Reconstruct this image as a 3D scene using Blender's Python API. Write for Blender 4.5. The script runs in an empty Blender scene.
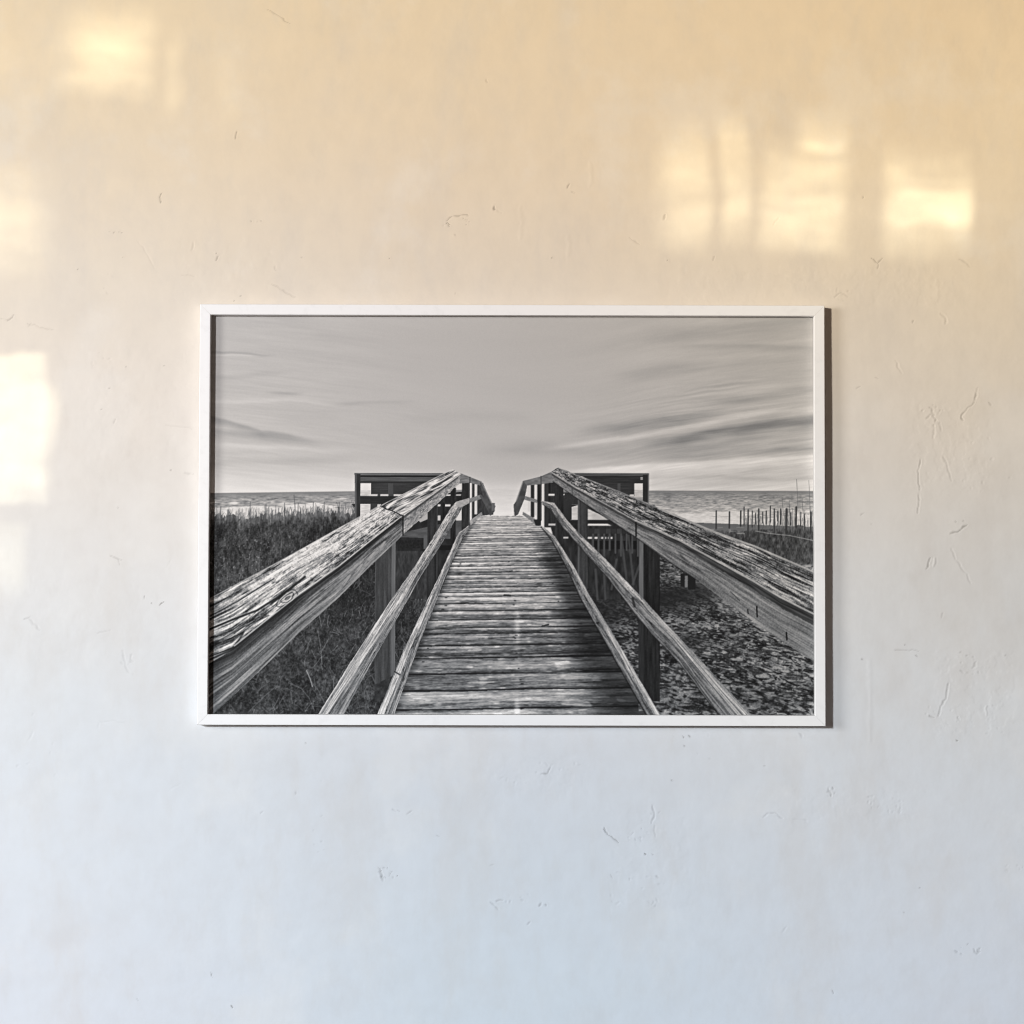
# A white-framed black-and-white photograph hanging on a worn plaster wall, lit from a window on the left.
import bpy, bmesh, math, random
import numpy as np

S = 0.0016                      # metres per drawing unit; the drawing origin is the middle of the wall
def wx(px): return (px - 512.0) * S
def wz(py): return (512.0 - py) * S

scene = bpy.context.scene
COL = scene.collection
# ------------------------------------------------------------------ noise
def hsh(ix, iy, seed):
    n = (ix.astype(np.int64) * 374761393 + iy.astype(np.int64) * 668265263 + seed * 974634787)
    n = (n & 0xffffffff).astype(np.uint32)
    n = (n ^ (n >> np.uint32(13))) * np.uint32(1274126177)
    n = (n ^ (n >> np.uint32(15))) * np.uint32(2246822519)
    n = n ^ (n >> np.uint32(16))
    return n.astype(np.float32) / np.float32(4294967295.0)

def vn(x, y, seed=0):
    fx = np.floor(x); fy = np.floor(y)
    ax = (x - fx).astype(np.float32); ay = (y - fy).astype(np.float32)
    ax = ax * ax * (3 - 2 * ax); ay = ay * ay * (3 - 2 * ay)
    ix = fx.astype(np.int64); iy = fy.astype(np.int64)
    a = hsh(ix, iy, seed); b = hsh(ix + 1, iy, seed)
    c = hsh(ix, iy + 1, seed); d = hsh(ix + 1, iy + 1, seed)
    return (a + (b - a) * ax) * (1 - ay) + (c + (d - c) * ax) * ay

def fbm(x, y, seed=0, oct=4, gain=.55, lac=2.13):
    s = 0; a = 1.0; n = 0
    for i in range(oct):
        s = s + a * vn(x + 17.3 * i, y - 9.1 * i, seed + 31 * i); n += a
        a *= gain; x = x * lac; y = y * lac
    return s / n

def sst(a, b, v):
    t = np.clip((v - a) / (b - a), 0, 1)
    return t * t * (3 - 2 * t)

def stretch(n, k=1.8):
    return np.clip((n - .5) * k + .5, 0, 1)

# ------------------------------------------------------------------ the printed photograph: a boardwalk to the beach, painted in greys
PX0, PX1, PY0, PY1 = 205.0, 818.0, 311.0, 720.0       # extent of the sheet (1 unit = 1.6 mm)
RES = 1.7                                             # mesh vertices per unit
SS = 2                                                # paint samples per vertex

def paint_print():
    nw = int((PX1 - PX0) * RES); nh = int((PY1 - PY0) * RES)
    W = nw * SS; H = nh * SS
    sx = W / (PX1 - PX0); sy = H / (PY1 - PY0)
    xs = PX0 + (np.arange(W, dtype=np.float32) + .5) / sx
    ys = PY0 + (np.arange(H, dtype=np.float32) + .5) / sy
    X, Y = np.meshgrid(xs, ys)
    I = np.zeros((H, W), np.float32)
    rng = random.Random(11)

    def box(x0, y0, x1, y1):
        i0 = max(0, int((x0 - PX0) * sx)); i1 = min(W, int((x1 - PX0) * sx) + 2)
        j0 = max(0, int((y0 - PY0) * sy)); j1 = min(H, int((y1 - PY0) * sy) + 2)
        if i1 <= i0 or j1 <= j0: return None
        return (slice(j0, j1), slice(i0, i1))

    def inside(pts, x, y):
        m = np.zeros(x.shape, bool); n = len(pts)
        for k in range(n):
            xa, ya = pts[k]; xb, yb = pts[(k + 1) % n]
            if ya == yb: continue
            c = ((ya > y) != (yb > y))
            m ^= c & (x < (xb - xa) * (y - ya) / (yb - ya) + xa)
        return m

    def poly(pts, fn, wob=0.0, seed=0):
        px = [p[0] for p in pts]; py = [p[1] for p in pts]
        sl = box(min(px) - 2, min(py) - 2, max(px) + 2, max(py) + 2)
        if sl is None: return
        x = X[sl]; y = Y[sl]
        if wob:
            m = inside(pts, x + wob * (vn(x * .35, y * .35, seed + 5) * 2 - 1), y + wob * (vn(x * .35, y * .35, seed + 6) * 2 - 1))
        else:
            m = inside(pts, x, y)
        if not m.any(): return
        sub = I[sl]
        v = fn(x[m], y[m]) if callable(fn) else fn
        sub[m] = v

    def rect(x0, y0, x1, y1, fn): poly([(x0, y0), (x1, y0), (x1, y1), (x0, y1)], fn)

    def segdist(x, y, a, b):
        dx = b[0] - a[0]; dy = b[1] - a[1]; L = dx * dx + dy * dy + 1e-9
        t = np.clip(((x - a[0]) * dx + (y - a[1]) * dy) / L, 0, 1)
        return np.hypot(x - a[0] - t * dx, y - a[1] - t * dy)

    def line(pts, w, val, alpha=1.0, soft=.5):
        px = [p[0] for p in pts]; py = [p[1] for p in pts]; r = w + soft + 1
        sl = box(min(px) - r, min(py) - r, max(px) + r, max(py) + r)
        if sl is None: return
        x = X[sl]; y = Y[sl]; d = None
        for a, b in zip(pts[:-1], pts[1:]):
            q = segdist(x, y, a, b); d = q if d is None else np.minimum(d, q)
        m = (1 - sst(w * .5, w * .5 + soft, d)) * alpha
        I[sl] = I[sl] * (1 - m) + val * m

    def strip(A, B, fn, axis='y', vp=(500., 453.), K=1000., wob=0.22, seed=0):
        A = [(float(a), float(b)) for a, b in A]; B = [(float(a), float(b)) for a, b in B]
        k = 1 if axis == 'y' else 0
        def tt(x, y):
            q = y if axis == 'y' else x
            def ed(E):
                E = sorted(E, key=lambda p: p[k])
                e0, e1 = E[0], E[1]; f0, f1 = E[-2], E[-1]
                o = 1 - k
                v = np.interp(q, [p[k] for p in E], [p[o] for p in E])
                lo = q < e0[k]; hi = q > f1[k]
                v = np.where(lo, e0[o] + (q - e0[k]) * (e1[o] - e0[o]) / (e1[k] - e0[k] + 1e-6), v)
                v = np.where(hi, f1[o] + (q - f1[k]) * (f1[o] - f0[o]) / (f1[k] - f0[k] + 1e-6), v)
                return v
            va = ed(A); vb = ed(B); p = x if axis == 'y' else y
            den = vb - va
            den = np.where(np.abs(den) < .3, .3 * np.sign(den + 1e-9), den)
            return np.clip((p - va) / den, -.1, 1.1)
        def f(x, y):
            t = tt(x, y); d = np.hypot(x - vp[0], y - vp[1])
            return fn(x, y, K / np.maximum(d, 6), t)
        poly(A + B[::-1], f, wob, seed)

    def grain(s, t, seed, fs, ft):
        t = t + .05 * (vn(s * fs * .6, t * 2.5, seed + 3) - .5) * 2
        return .42 * vn(s * fs, t * ft, seed) + .33 * vn(s * fs * 1.7, t * ft * 2.1, seed + 1) + .25 * vn(s * fs * 3.4, t * ft * 4.0, seed + 2)

    def checks(s, t, seed, fs, ft, w=.05):
        """thin dark drying cracks: level lines of a long drawn-out noise"""
        t = t + .04 * (vn(s * fs * .8, t * 3, seed + 3) - .5) * 2
        a = 1 - sst(0, w, np.abs(vn(s * fs, t * ft, seed) - .5))
        b = 1 - sst(0, w * 1.4, np.abs(vn(s * fs * 1.6, t * ft * 1.9, seed + 1) - .5))
        return a, b

    # ---- sky
    d = np.clip((Y - 312) / 180.0, 0, 1)
    side = np.clip((X - 510) / 300.0, -1, 1)
    sky = .700 + .025 * d - .012 * np.clip(side, 0, 1) * (1 - d) + .01 * np.clip(-side, 0, 1)
    glow = np.exp(-((Y - 500) / 26.0) ** 2)
    sky = sky + glow * (.085 + .06 * np.clip(-side * 1.5, 0, 1) + .03 * np.clip(side, 0, 1))
    cen = np.exp(-((X - 508) / 70.0) ** 2)
    sky = sky + cen * sst(470, 512, Y) * .10 - cen * .03 * np.exp(-((Y - 478) / 14) ** 2)
    slope = np.where(X < 510, .10, -.13) * sst(0, 160, np.abs(X - 510))
    ys_ = Y - slope * (X - 510)
    ang = (500 - ys_) / 18.0
    strk = fbm(X * .011, ang * 1.6, 40, 4) - .5
    strk2 = fbm(X * .02, ys_ * .30, 41, 4) - .5
    amt = .25 + .75 * sst(.12, .8, np.abs(side))
    sky = sky + strk * (.05 + .05 * sst(.1, .6, side)) * amt + strk2 * (.04 + .05 * sst(.1, .6, side)) * amt * (.4 + .6 * sst(330, 450, Y))
    sky = sky + (fbm(X * .028, ys_ * .62, 42, 3) - .5) * .075 * sst(.05, .6, side) * sst(360, 430, Y) + (fbm(X * .03, ys_ * .5, 43, 3) - .5) * .03 * sst(.2, .8, -side)
    def cloud(pts, up, dn, amp, end=45.):
        cx = [p[0] for p in pts]; cy = [p[1] for p in pts]; r = 2.5 * max(up, dn) + 3
        sl = box(cx[0] - end * .3, min(cy) - r, cx[-1] + end * .3, max(cy) + r)
        if sl is None: return
        x = X[sl]; y = Y[sl]
        yc = np.interp(x[0], cx, cy) + 2.4 * (fbm(x[0] * .05, x[0] * 0, int(abs(amp) * 1000) + 7, 3) - .5)
        q = y - yc
        g = np.exp(-np.where(q < 0, (q / up) ** 2, (q / dn) ** 2))
        w = sst(cx[0] - end * .3, cx[0] + end, x) * (1 - sst(cx[-1] - end, cx[-1] + end * .3, x))
        w = w * (.6 + .8 * fbm(x * .03, y * .12, int(cx[0]) + 3, 2))
        sky[sl] += amp * g * w
    cloud([(575, 431), (610, 427), (650, 422), (690, 418), (730, 412)], 5, 7, -.105)
    cloud([(640, 443), (670, 440), (721, 430), (779, 422), (850, 414)], 4, 8, -.17)
    cloud([(540, 450), (580, 444), (650, 435), (697, 424), (767, 411), (850, 403)], 3, 3, .075)
    cloud([(470, 452), (540, 449), (600, 452), (700, 455), (760, 452)], 9, 7, -.05)
    cloud([(690, 402), (740, 398), (800, 390), (850, 384)], 4, 7, -.06)
    cloud([(740, 452), (790, 449), (850, 446)], 2.4, 3.5, -.10)
    cloud([(560, 473), (620, 467), (674, 464), (744, 460), (850, 455)], 2.2, 10, .115)
    cloud([(660, 478), (720, 476), (760, 479), (850, 477)], 2, 2.5, -.05)
    cloud([(640, 335), (720, 331), (850, 320)], 8, 10, -.035)
    cloud([(610, 372), (700, 366), (850, 352)], 5, 8, -.03)
    cloud([(670, 345), (750, 344), (850, 347)], 2, 5, -.04)
    for k in range(9):
        cloud([(640 + 6 * k, 413 - 3.0 * k), (668 + 7 * k, 407 - 3.2 * k), (705 + 8 * k, 402 - 3.1 * k)], 1.1, 1.6, (-.030 if k % 2 else .018) * (.6 + .08 * k), 24)
    cloud([(150, 409), (205, 417), (225, 421), (262, 432), (312, 441)], 2.0, 5.5, -.115, 40)
    cloud([(150, 424), (210, 431), (260, 437), (330, 444)], 3, 5, -.05, 30)
    cloud([(265, 392.5), (285, 393.5), (305, 393)], 1.6, 2.6, -.06, 18)
    cloud([(330, 404), (380, 402), (420, 402)], 1.6, 2.2, -.025, 24)
    cloud([(200, 352.3), (235, 352.5), (275, 355)], 1, 1.4, -.07, 20)
    cloud([(200, 355), (230, 354.6), (262, 356)], .8, 1.0, .045, 20)
    cloud([(190, 375), (230, 377), (290, 372)], 3, 3, -.035, 25)
    cloud([(190, 400), (235, 402), (290, 400), (340, 405)], 3, 2, .04, 25)
    cloud([(200, 444), (260, 447), (350, 452)], 2.5, 3, .04, 30)
    cloud([(200, 464), (280, 462), (360, 460)], 4, 4, -.03, 30)
    cloud([(400, 420), (470, 415), (540, 420)], 6, 6, -.018, 30)
    I[:] = sky

    # ---- sea
    hz = np.where(X < 510, 493.6 - (X - 208) * .0155, 490.0)
    m = Y > hz
    yy = Y - hz
    wav = fbm(X * .09, Y * .8, 60, 3)
    wav2 = fbm(X * .26, Y * 1.25, 61, 3)
    sea = .50 + .0085 * yy + (wav - .5) * .16 * sst(0, 5, yy) + (wav2 - .5) * .40 * sst(1, 8, yy)
    foam = sst(.50, .60, fbm(X * .035, Y * .30, 62, 3) * .8 + .1 + np.clip((yy - np.where(X < 510, 14, 22)) / 30, -.35, .25))
    sea = sea * (1 - foam) + (.82 + .16 * (wav2 - .5)) * foam
    sea = np.where((X > 480) & (X < 532), np.clip(.80 + .006 * yy + .05 * (wav - .5), 0, .9), sea)
    blend = np.clip(sst(0, 1.2, yy), 0, 1)
    cmask = ((X > 470) & (X < 545))
    I[:] = np.where(m & ~cmask, I * (1 - blend) + sea * blend, I)
    I[:] = np.where(m & cmask, np.clip(.80 + .0035 * yy + .05 * (wav - .5), 0, .90), I)

    # ---- dune grass, left
    gt = 517.5 - 4.5 * sst(250, 350, X) + 7.0 * (fbm(X * .10, X * 0, 70, 3) - .5) + 6.0 * (vn(X * .8, Y * .05, 71) - .5)
    gm = (Y > gt) & (X < 470)
    g1 = fbm(X * .50 + 2 * vn(X * .1, Y * .1, 69), Y * .26, 72, 4); g2 = vn(X * 1.25, Y * .95, 73)
    g3 = fbm(X * .09, Y * .06, 68, 3)
    low = sst(575, 640, Y)
    gi = fbm(X * .42, Y * .42, 67, 4)
    g1 = g1 * (1 - low) + gi * low
    grass = .225 + (g1 - .5) * .30 + (g2 - .5) * .13 + (g3 - .5) * .20
    grass = grass + .22 * sst(.80, .95, vn(X * .85, Y * .75, 75)) * sst(520, 550, Y) * (1 - .6 * low)
    fade = 1 - sst(0, 12, Y - gt)
    grass = grass + fade * .21 * (.4 + 1.2 * vn(X * .5, Y * .2, 66))
    grass = grass * (1 - .35 * np.exp(-((X - 350) / 50.) ** 2 - ((Y - 575) / 40.) ** 2))
    grass = np.clip(grass, .07, .8)
    I[:] = np.where(gm, grass, I)
    for k in range(150):
        x = rng.uniform(208, 356); yb = 518 - 4 * max(0, (x - 260) / 95); h = rng.uniform(3, 9)
        line([(x, yb + 2), (x + rng.uniform(-1.2, 1.2), yb - h)], .35, rng.uniform(.36, .56), rng.uniform(.2, .55), .5)
    for x, y0, y1 in [(250.5, 503, 517), (266.3, 505, 516), (284.8, 504, 517), (296, 496, 513), (298.5, 504, 516), (313.6, 503, 516),
                      (324.5, 503, 515), (339.5, 503, 514), (229, 511, 518), (307, 510, 516), (279, 509, 517), (353.5, 503, 514), (221, 508, 518)]:
        line([(x, y1), (x + (-1.5 if x == 296 else .3), y0)], .4, .36, .65, .5)
    for k in range(230):
        x = rng.uniform(207, 366); yb = 519 - 5 * max(0, (x - 260) / 95); h = rng.uniform(3, 13) * rng.choice([.6, .8, 1])
        line([(x, yb + 4), (x + rng.uniform(-1, 1), yb - h * .5), (x + rng.uniform(-2.4, 2.4), yb - h)], .15, rng.uniform(.24, .42), rng.uniform(.2, .6), .5)
    # fine strands in the left undergrowth
    for k in range(620):
        x = rng.uniform(215, 470); y = rng.uniform(575, 722); a = rng.gauss(-1.57, .75); L = rng.uniform(4, 15); c = rng.uniform(-.06, .06)
        pts = [(x, y)]
        for q in range(4):
            a += c * 4; pts.append((pts[-1][0] + math.cos(a) * L / 4, pts[-1][1] + math.sin(a) * L / 4))
        line(pts, .3, rng.uniform(.38, .60), rng.uniform(.15, .55), .45)
    for k in range(260):
        x = rng.uniform(210, 330); y = rng.uniform(525, 600)
        line([(x, y), (x + rng.uniform(-1.5, 1.5), y - rng.uniform(3, 9))], .3, rng.uniform(.36, .5), rng.uniform(.15, .45), .45)
    line([(319, 632), (322, 648), (323.5, 666)], .2, .55, .55); line([(308, 672), (312, 681), (314, 688)], .4, .66, .8)
    line([(290, 684), (303, 690), (311, 700), (316, 712)], .2, .5, .55); line([(250, 714), (266, 698), (279, 687)], .2, .5, .45)
    line([(279, 687), (285, 700), (291, 712)], .2, .45, .45); line([(330, 640), (322, 655)], .4, .5, .5); line([(312, 682), (320, 692), (326, 704)], .2, .5, .5)

    # ---- right: beach, dunes, sand with debris
    poly([(560, 518), (820, 527), (820, 722), (560, 722)], lambda x, y: .42 + 0 * x)
    def sand(x, y):
        h = np.maximum(y - 478, 20)
        u = (x - 500) / h; lv = np.log(h)
        wu = u + .05 * (vn(u * 14, lv * 30, 79) - .5)
        n1 = .16 * vn(wu * 13, lv * 31, 80) + .30 * vn(wu * 34, lv * 80, 77) + .54 * vn(wu * 66, lv * 140, 76)
        n1 = (n1 - .5) * 1.75 + .5
        n2 = fbm(x * .6, y * .95, 81, 3)
        patch = fbm(x * .022, y * .045, 83, 3) - .5
        base = .49 + (fbm(x * .06, y * .13, 82, 3) - .5) * .34 + (n2 - .5) * .30
        q = n1 + patch * .42 + .03
        dark = sst(.36, .66, q)
        v = base * (1 - dark) + (.13 + .16 * n2) * dark
        v = v + .12 * (stretch(vn(wu * 60, lv * 140, 75), 2) - .5) + .10 * (vn(x * 1.0, y * 1.25, 73) - .5) - .06 * sst(.55, .75, vn(wu * 9, lv * 26, 74))
        v = np.clip(v, .09, .7)
        return v + .22 * sst(.84, .96, vn(x * .8, y * 1.2, 85)) * sst(545, 600, y)
    poly([(560, 545), (820, 552), (820, 722), (560, 722)], sand)
    poly([(706, 572), (772, 628), (785, 642), (812, 655), (812, 640), (740, 590)], lambda x, y: sand(x, y) + .08)
    poly([(690, 575), (705, 578), (772, 630), (768, 634), (735, 615), (706, 598)], lambda x, y: sand(x, y) * .8 + .20)
    # dark shade near the posts and under the walk
    for (cx, cy, rx, ry, a) in [(665, 600, 40, 16, .85), (700, 592, 30, 9, .7), (690, 642, 26, 10, .6), (610, 590, 34, 40, .85), (640, 690, 26, 30, .25), (745, 700, 60, 14, .3), (580, 620, 25, 25, .6)]:
        g = a * np.exp(-((X - cx) / rx) ** 2 - ((Y - cy) / ry) ** 2) * (X > 530)
        g = g * (.7 + .6 * fbm(X * .15, Y * .2, 86, 3))
        I[:] = np.where((Y > 540), I * (1 - np.clip(g, 0, .95)) + .14 * np.clip(g, 0, .95), I)
    # dune grass behind the right rail
    top = 531 - 5 * sst(730, 800, X) + 5 * (fbm(X * .12, X * 0, 88, 3) - .5)
    bot = 553 + 10 * sst(745, 800, X) + 8 * (fbm(X * .15, X * 0, 89, 3) - .5)
    dm = (X > 700) & (Y > top) & (Y < bot + 14)
    dg = .29 + (fbm(X * .6, Y * .28, 90, 4) - .5) * .34 + .12 * (1 - sst(0, 6, Y - top)) * fbm(X * .3, Y * .5, 92, 2)
    light = sst(-2, 8, Y - bot) * sst(.42, .58, fbm(X * .22, Y * .5, 91, 4) + .04)
    dg = dg * (1 - light) + .66 * light
    I[:] = np.where(dm, dg, I)
    mm = (X > 690) & (X < 745) & (Y > 527) & (Y < top + 3)
    I[:] = np.where(mm & (fbm(X * .1, Y * .8, 93, 3) > .56), .52, I)
    for k in range(160):
        x = rng.uniform(744, 814); yb = rng.uniform(524, 534); h = rng.uniform(4, 20) * (1 if x > 775 else .6)
        line([(x, yb), (x + rng.uniform(-2, 2), yb - h)], .3, rng.uniform(.3, .5), rng.uniform(.25, .6), .45)
    for x, y0, y1, w in [(716.5, 511, 529, 1.2), (729.7, 512, 528, 1.5), (741, 511, 526, 1.5), (744.4, 507, 525, 1.0), (748.4, 510, 537, 1.5),
                         (752.5, 511, 527, .9), (756, 513, 524, .8), (759, 509, 542, 1.6), (763, 512, 523, 1), (766.5, 511, 524, 1.1),
                         (770.6, 506, 522, 1), (774.5, 509, 534, 1.2), (778, 511, 521, .8), (781, 509, 524, 1.2), (786.8, 509, 536, 2.4),
                         (791, 513, 525, .9), (796.4, 507, 527, 1.9), (801, 512, 526, .8), (805, 514, 526, .8), (811, 512, 532, 1.5)]:
        line([(x, y1), (x + .2, y0)], w * .75, .24, .88, .45)
    for x, y0, y1 in [(797.5, 479, 512), (809.7, 480, 515), (790, 500, 522), (803, 498, 520), (783, 497, 515)]:
        line([(x + 1, y1), (x, y0 + 8), (x - .4, y0)], .25, .42, .6, .4)
    line([(756, 531), (770, 533.5), (790, 535.5), (814, 540.5)], .25, .66, .7, .45)

    # ---- area behind the rails on each side (structure in shade)
    poly([(352, 505), (480, 490), (480, 560), (440, 600), (400, 600), (395, 548)], lambda x, y: .155 + .14 * (fbm(x * .25, y * .12, 100, 4) - .4))
    poly([(400, 534), (462, 520), (462, 540), (400, 538)], lambda x, y: .33 + .08 * (vn(x * .2, y * .8, 101) - .5))
    poly([(392, 552), (430, 552), (430, 600), (392, 600)], lambda x, y: .22 + .2 * (fbm(x * .5, y * .16, 102, 4) - .45))
    rect(400, 541, 424, 549, lambda x, y: .09 + .08 * vn(x, y, 103))
    rect(424, 536, 428, 550, .36)
    rect(440, 546, 453, 551, .08)
    poly([(545, 505), (655, 505), (655, 600), (600, 600), (560, 560)], lambda x, y: .165 + .20 * (fbm(x * .35, y * .10, 104, 4) - .42))

    # ---- viewing platform, left
    rect(360.6, 483.5, 371.5, 499.5, lambda x, y: np.where(y < 491, .86, .70 + .12 * vn(x * .3, y * 1.2, 110)))
    rect(360.6, 504.5, 372, 519, lambda x, y: .72 + .14 * vn(x * .3, y * .9, 111))
    wd = lambda b, a, sd, fx=.08, fy=1.1: (lambda x, y: b + a * (fbm(x * fx, y * fy, sd, 3) - .5) * 2)
    rect(371.5, 483, 440, 494.8, wd(.24, .05, 112)); rect(388.5, 483, 393.5, 505, .30); rect(371, 494.8, 430, 496.6, .80); rect(378, 494.8, 381, 497, .27); rect(388.7, 494.6, 394, 497, .28)
    rect(360, 496.8, 440, 504.2, wd(.17, .05, 113)); rect(360.6, 499.3, 371, 504, .20); rect(372, 505, 381.5, 507.6, .75)
    rect(371, 504.2, 378, 519, .25)
    rect(355, 475.6, 445, 483.8, wd(.34, .07, 114)); rect(360.6, 482, 440, 483.8, .18); rect(360.6, 475.8, 440, 477.4, .14)
    rect(354.8, 473.4, 447, 475.9, wd(.42, .05, 115))
    rect(355.3, 474.5, 360.8, 521, lambda x, y: np.where(x < 357, .36, .22) + .05 * (vn(x * .8, y * .12, 116) - .5))
    # ---- viewing platform, right
    rect(634.5, 483.5, 643.8, 497.5, lambda x, y: np.where(y < 490, .84, .66 + .1 * vn(x * .3, y, 120)))
    rect(596, 483, 634.8, 496.5, wd(.22, .05, 121)); rect(618, 483, 621, 496, .30); rect(630, 494.6, 634.5, 496.4, .75)
    rect(570, 475.6, 649, 483.4, wd(.20, .05, 122)); rect(641, 477, 644, 480, .55)
    rect(566, 473.2, 649.4, 475.8, wd(.34, .05, 123))
    rect(643.4, 474.8, 649.4, 506, lambda x, y: np.where(x > 648.2, .40, .17) + .04 * vn(x, y * .1, 124))

    # ---- right background seen through the rails
    poly([(571, 507.5), (580, 505), (612, 520.4), (571, 520.4)], lambda x, y: .74 + .12 * (vn(x * .2, y * .7, 130) - .5))
    poly([(552, 492), (596, 494), (602, 504), (552, 505)], lambda x, y: .19 + .04 * vn(x, y, 131))
    rect(549, 494, 556, 496, .80); rect(561, 494, 565, 495.6, .78)
    rect(556, 502, 572, 520, .2)
    rect(556, 520.2, 618, 524, .16); poly([(580, 524), (608, 524), (612, 526), (580, 526)], .82); rect(548, 524, 556, 525.8, .75)
    rect(588, 537.2, 613, 539.2, lambda x, y: np.where(np.mod(x - 588, 6.9) < 4.6, .80, .30)); rect(564, 537.2, 569, 539, .7)
    for k in range(11):
        x = 592.5 + 5.6 * k
        rect(x, 531, x + 1.9, 551 + 3 * (k % 3), .30)
        if k < 9: rect(x + 2.0, 541, x + 5.4, 549.5, .085)
        rect(x - 3, 529, x + 2, 534, .20 + .05 * (k % 2))
    for a, b in [((622, 537), (627, 580)), ((629, 536), (634, 585)), ((617, 560), (612, 590)), ((604, 565), (606, 600)), ((633, 585), (642, 560)), ((596, 570), (598, 600))]:
        line([a, b], 1.6, .31, .75, .6)
    # short piles under the right rail
    rect(681, 574, 685, 587, .14); rect(688.5, 575, 696, 590, .13); rect(685.2, 576, 688, 588, .45)

    # ---- deck
    rgd = random.Random(5)
    q = .0036; bounds = []
    while q < .020:
        bounds.append(q); q += .000262 * rgd.uniform(.68, 1.35)
    bounds = np.array(bounds)
    tone = np.array([rgd.uniform(-.09, .09) for _ in bounds] + [0])
    lip = np.array([rgd.uniform(.2, 1.0) for _ in bounds] + [0])
    def deck(x, y):
        yw = y + .018 * (x - 500) + 1.5 * (vn(x * .011, y * .03, 139) - .5) * np.clip((y - 500) / 160, .15, 1)
        h = np.maximum(yw - 453, 5); qq = 1.0 / h
        i = np.clip(np.searchsorted(bounds, qq) - 1, 0, len(bounds) - 2)
        f = (qq - bounds[i]) / (bounds[i + 1] - bounds[i])          # 0 = near edge
        u = (x - 500) / np.maximum(y - 453, 5)
        far = 1 - sst(520, 650, y)
        px = (bounds[i + 1] - bounds[i]) * h * h                     # plank height in units
        sd = i * 7.31
        wv = f + .22 * (fbm(u * 1.6 + sd, f * 1.2, 141, 2) - .5) * 2
        k = np.clip(px / 9, .35, 1.5)
        n = .40 * vn(u * 2.0 + sd, wv * 3.6 * k + sd, 142) + .34 * vn(u * 5 + sd, wv * 8 * k + sd, 143) + .26 * vn(u * 17 + sd, wv * 13 * k + sd, 144)
        v = .475 + .10 * far + tone[i] * (1.2 - .3 * far) + (stretch(n, 2.2) - .5) * (.31 - .08 * far)
        ck = 1 - sst(0, .05, np.abs(vn(u * 1.8 + sd, wv * 4.2 * k + sd, 151) - .5))
        v = v - .22 * ck * sst(.3, .7, vn(u * 2.5 + sd, f * 2, 152))
        v = v + .30 * lip[i] * np.exp(-((f - .74) / .20) ** 2) * (.2 + 1.2 * vn(u * 3 + sd, f * 2, 145)) * (.6 + .8 * vn(u * 20, f * 3 + sd, 153))
        v = v - .05 * np.exp(-((f - .2) / .15) ** 2) * (1.2 - lip[i]) * (.4 + vn(u * 2 + sd, f, 148))
        v = v + (vn(x * .22, y * 1.25, 154) - .5) * .16 + (vn(x * .55, y * 1.5, 155) - .5) * .10
        gap = np.maximum(0, 1 - f * px / np.clip(px * .16, .55, 1.9)) 
        gs = np.clip(.3 + 1.2 * vn(u * 4 + sd, f * 0 + sd, 146), .35, 1)
        v = v * (1 - np.clip(gap * 1.8, 0, .9) * gs * (1 - .45 * far))
        sparkle = sst(.74, .92, vn(u * 22 + sd, f * 9 + sd, 147))
        v = v + .20 * sparkle
        v = v + .14 * (1 - sst(518, 545, y))
        # shade along the right kerb
        xr = np.interp(y, [516, 527, 540, 569, 596, 632, 715], [522, 542, 553, 569, 581, 600, 648])
        w = (xr - x) / np.maximum(y - 453, 5)
        edge = .16 + .10 * (vn(u * 0 + sd, f * 0 + sd, 149) - .3) + .05 * (n - .5)
        v = v * (1 - .62 * (1 - sst(edge - .10, edge + .10, w)) * sst(520, 560, y))
        v = v * (1 - .35 * (1 - sst(0, .05, .0 + (x - np.interp(y, [516, 560, 600, 717], [478, 453, 438, 393])) / np.maximum(y - 453, 5))))
        # bleached nail line
        for (cy, cw, am) in [(630, 14, .20), (709, 7, .34), (665, 20, .05)]:
            v = v + am * np.exp(-((x - 518) / 3.0) ** 2 - ((y - cy) / cw) ** 2) * (.5 + .9 * n)
        return np.clip(v, .06, .93)
    poly([(477.5, 516.5), (522.5, 516.5), (542, 527), (553, 540), (569, 570), (581, 596), (600, 632), (650, 719), (392, 719), (438.5, 599), (449, 573), (459, 549), (469, 528)], deck, .4)
    for k in range(26):                                              # nail heads and knots
        y = rng.uniform(560, 712); x = 500 + (y - 453) * rng.choice([-.36, .08, .09, .40]) + rng.uniform(-2, 2)
        line([(x, y), (x + rng.uniform(.5, 2), y)], .7, .16, .7)
    line([(543, 627), (549, 625.5)], 1.2, .14, .8); line([(505, 596), (511, 596.5)], 1.3, .15, .8)

    # ---- posts
    def post(x0, x1, y0, y1, xl, fv, sv, left=False, seed=150):
        def f(x, y):
            v = fv + .10 * (fbm(x * .5, y * .035, seed, 4) - .5) * 2 + .03 * (vn(x * 1.2, y * .9, seed + 4) - .5)
            e = (x < xl) if left else (x > xl)
            return np.where(e, sv + .05 * (vn(x * .8, y * .1, seed + 3) - .5), v)
        rect(x0, y0, x1, y1, f)
    post(462.4, 470.4, 482, 528, 469, .20, .30, seed=151)
    rect(470.3, 483, 472.3, 521, .84); rect(472.3, 483, 475, 519, .22); rect(475, 485, 477.6, 515, .82)
    poly([(477.6, 484), (481, 484), (492, 506), (494, 515), (480, 516.5), (477.6, 514)], lambda x, y: .20 + .08 * vn(x, y * .4, 152))
    poly([(456, 510), (462, 508), (462, 521), (456, 521)], .80)
    rect(438, 505, 442.6, 507, .8); rect(445.5, 505, 451, 507, .82); rect(446, 494.8, 451.5, 496.4, .8); rect(456.5, 494.8, 461.5, 496.2, .8); rect(438, 516, 441, 521, .72)
    poly([(418, 520), (428, 512), (428, 520), (421, 523)], .66)
    post(441, 445, 503, 540, 500, .17, .2, seed=153)
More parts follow.
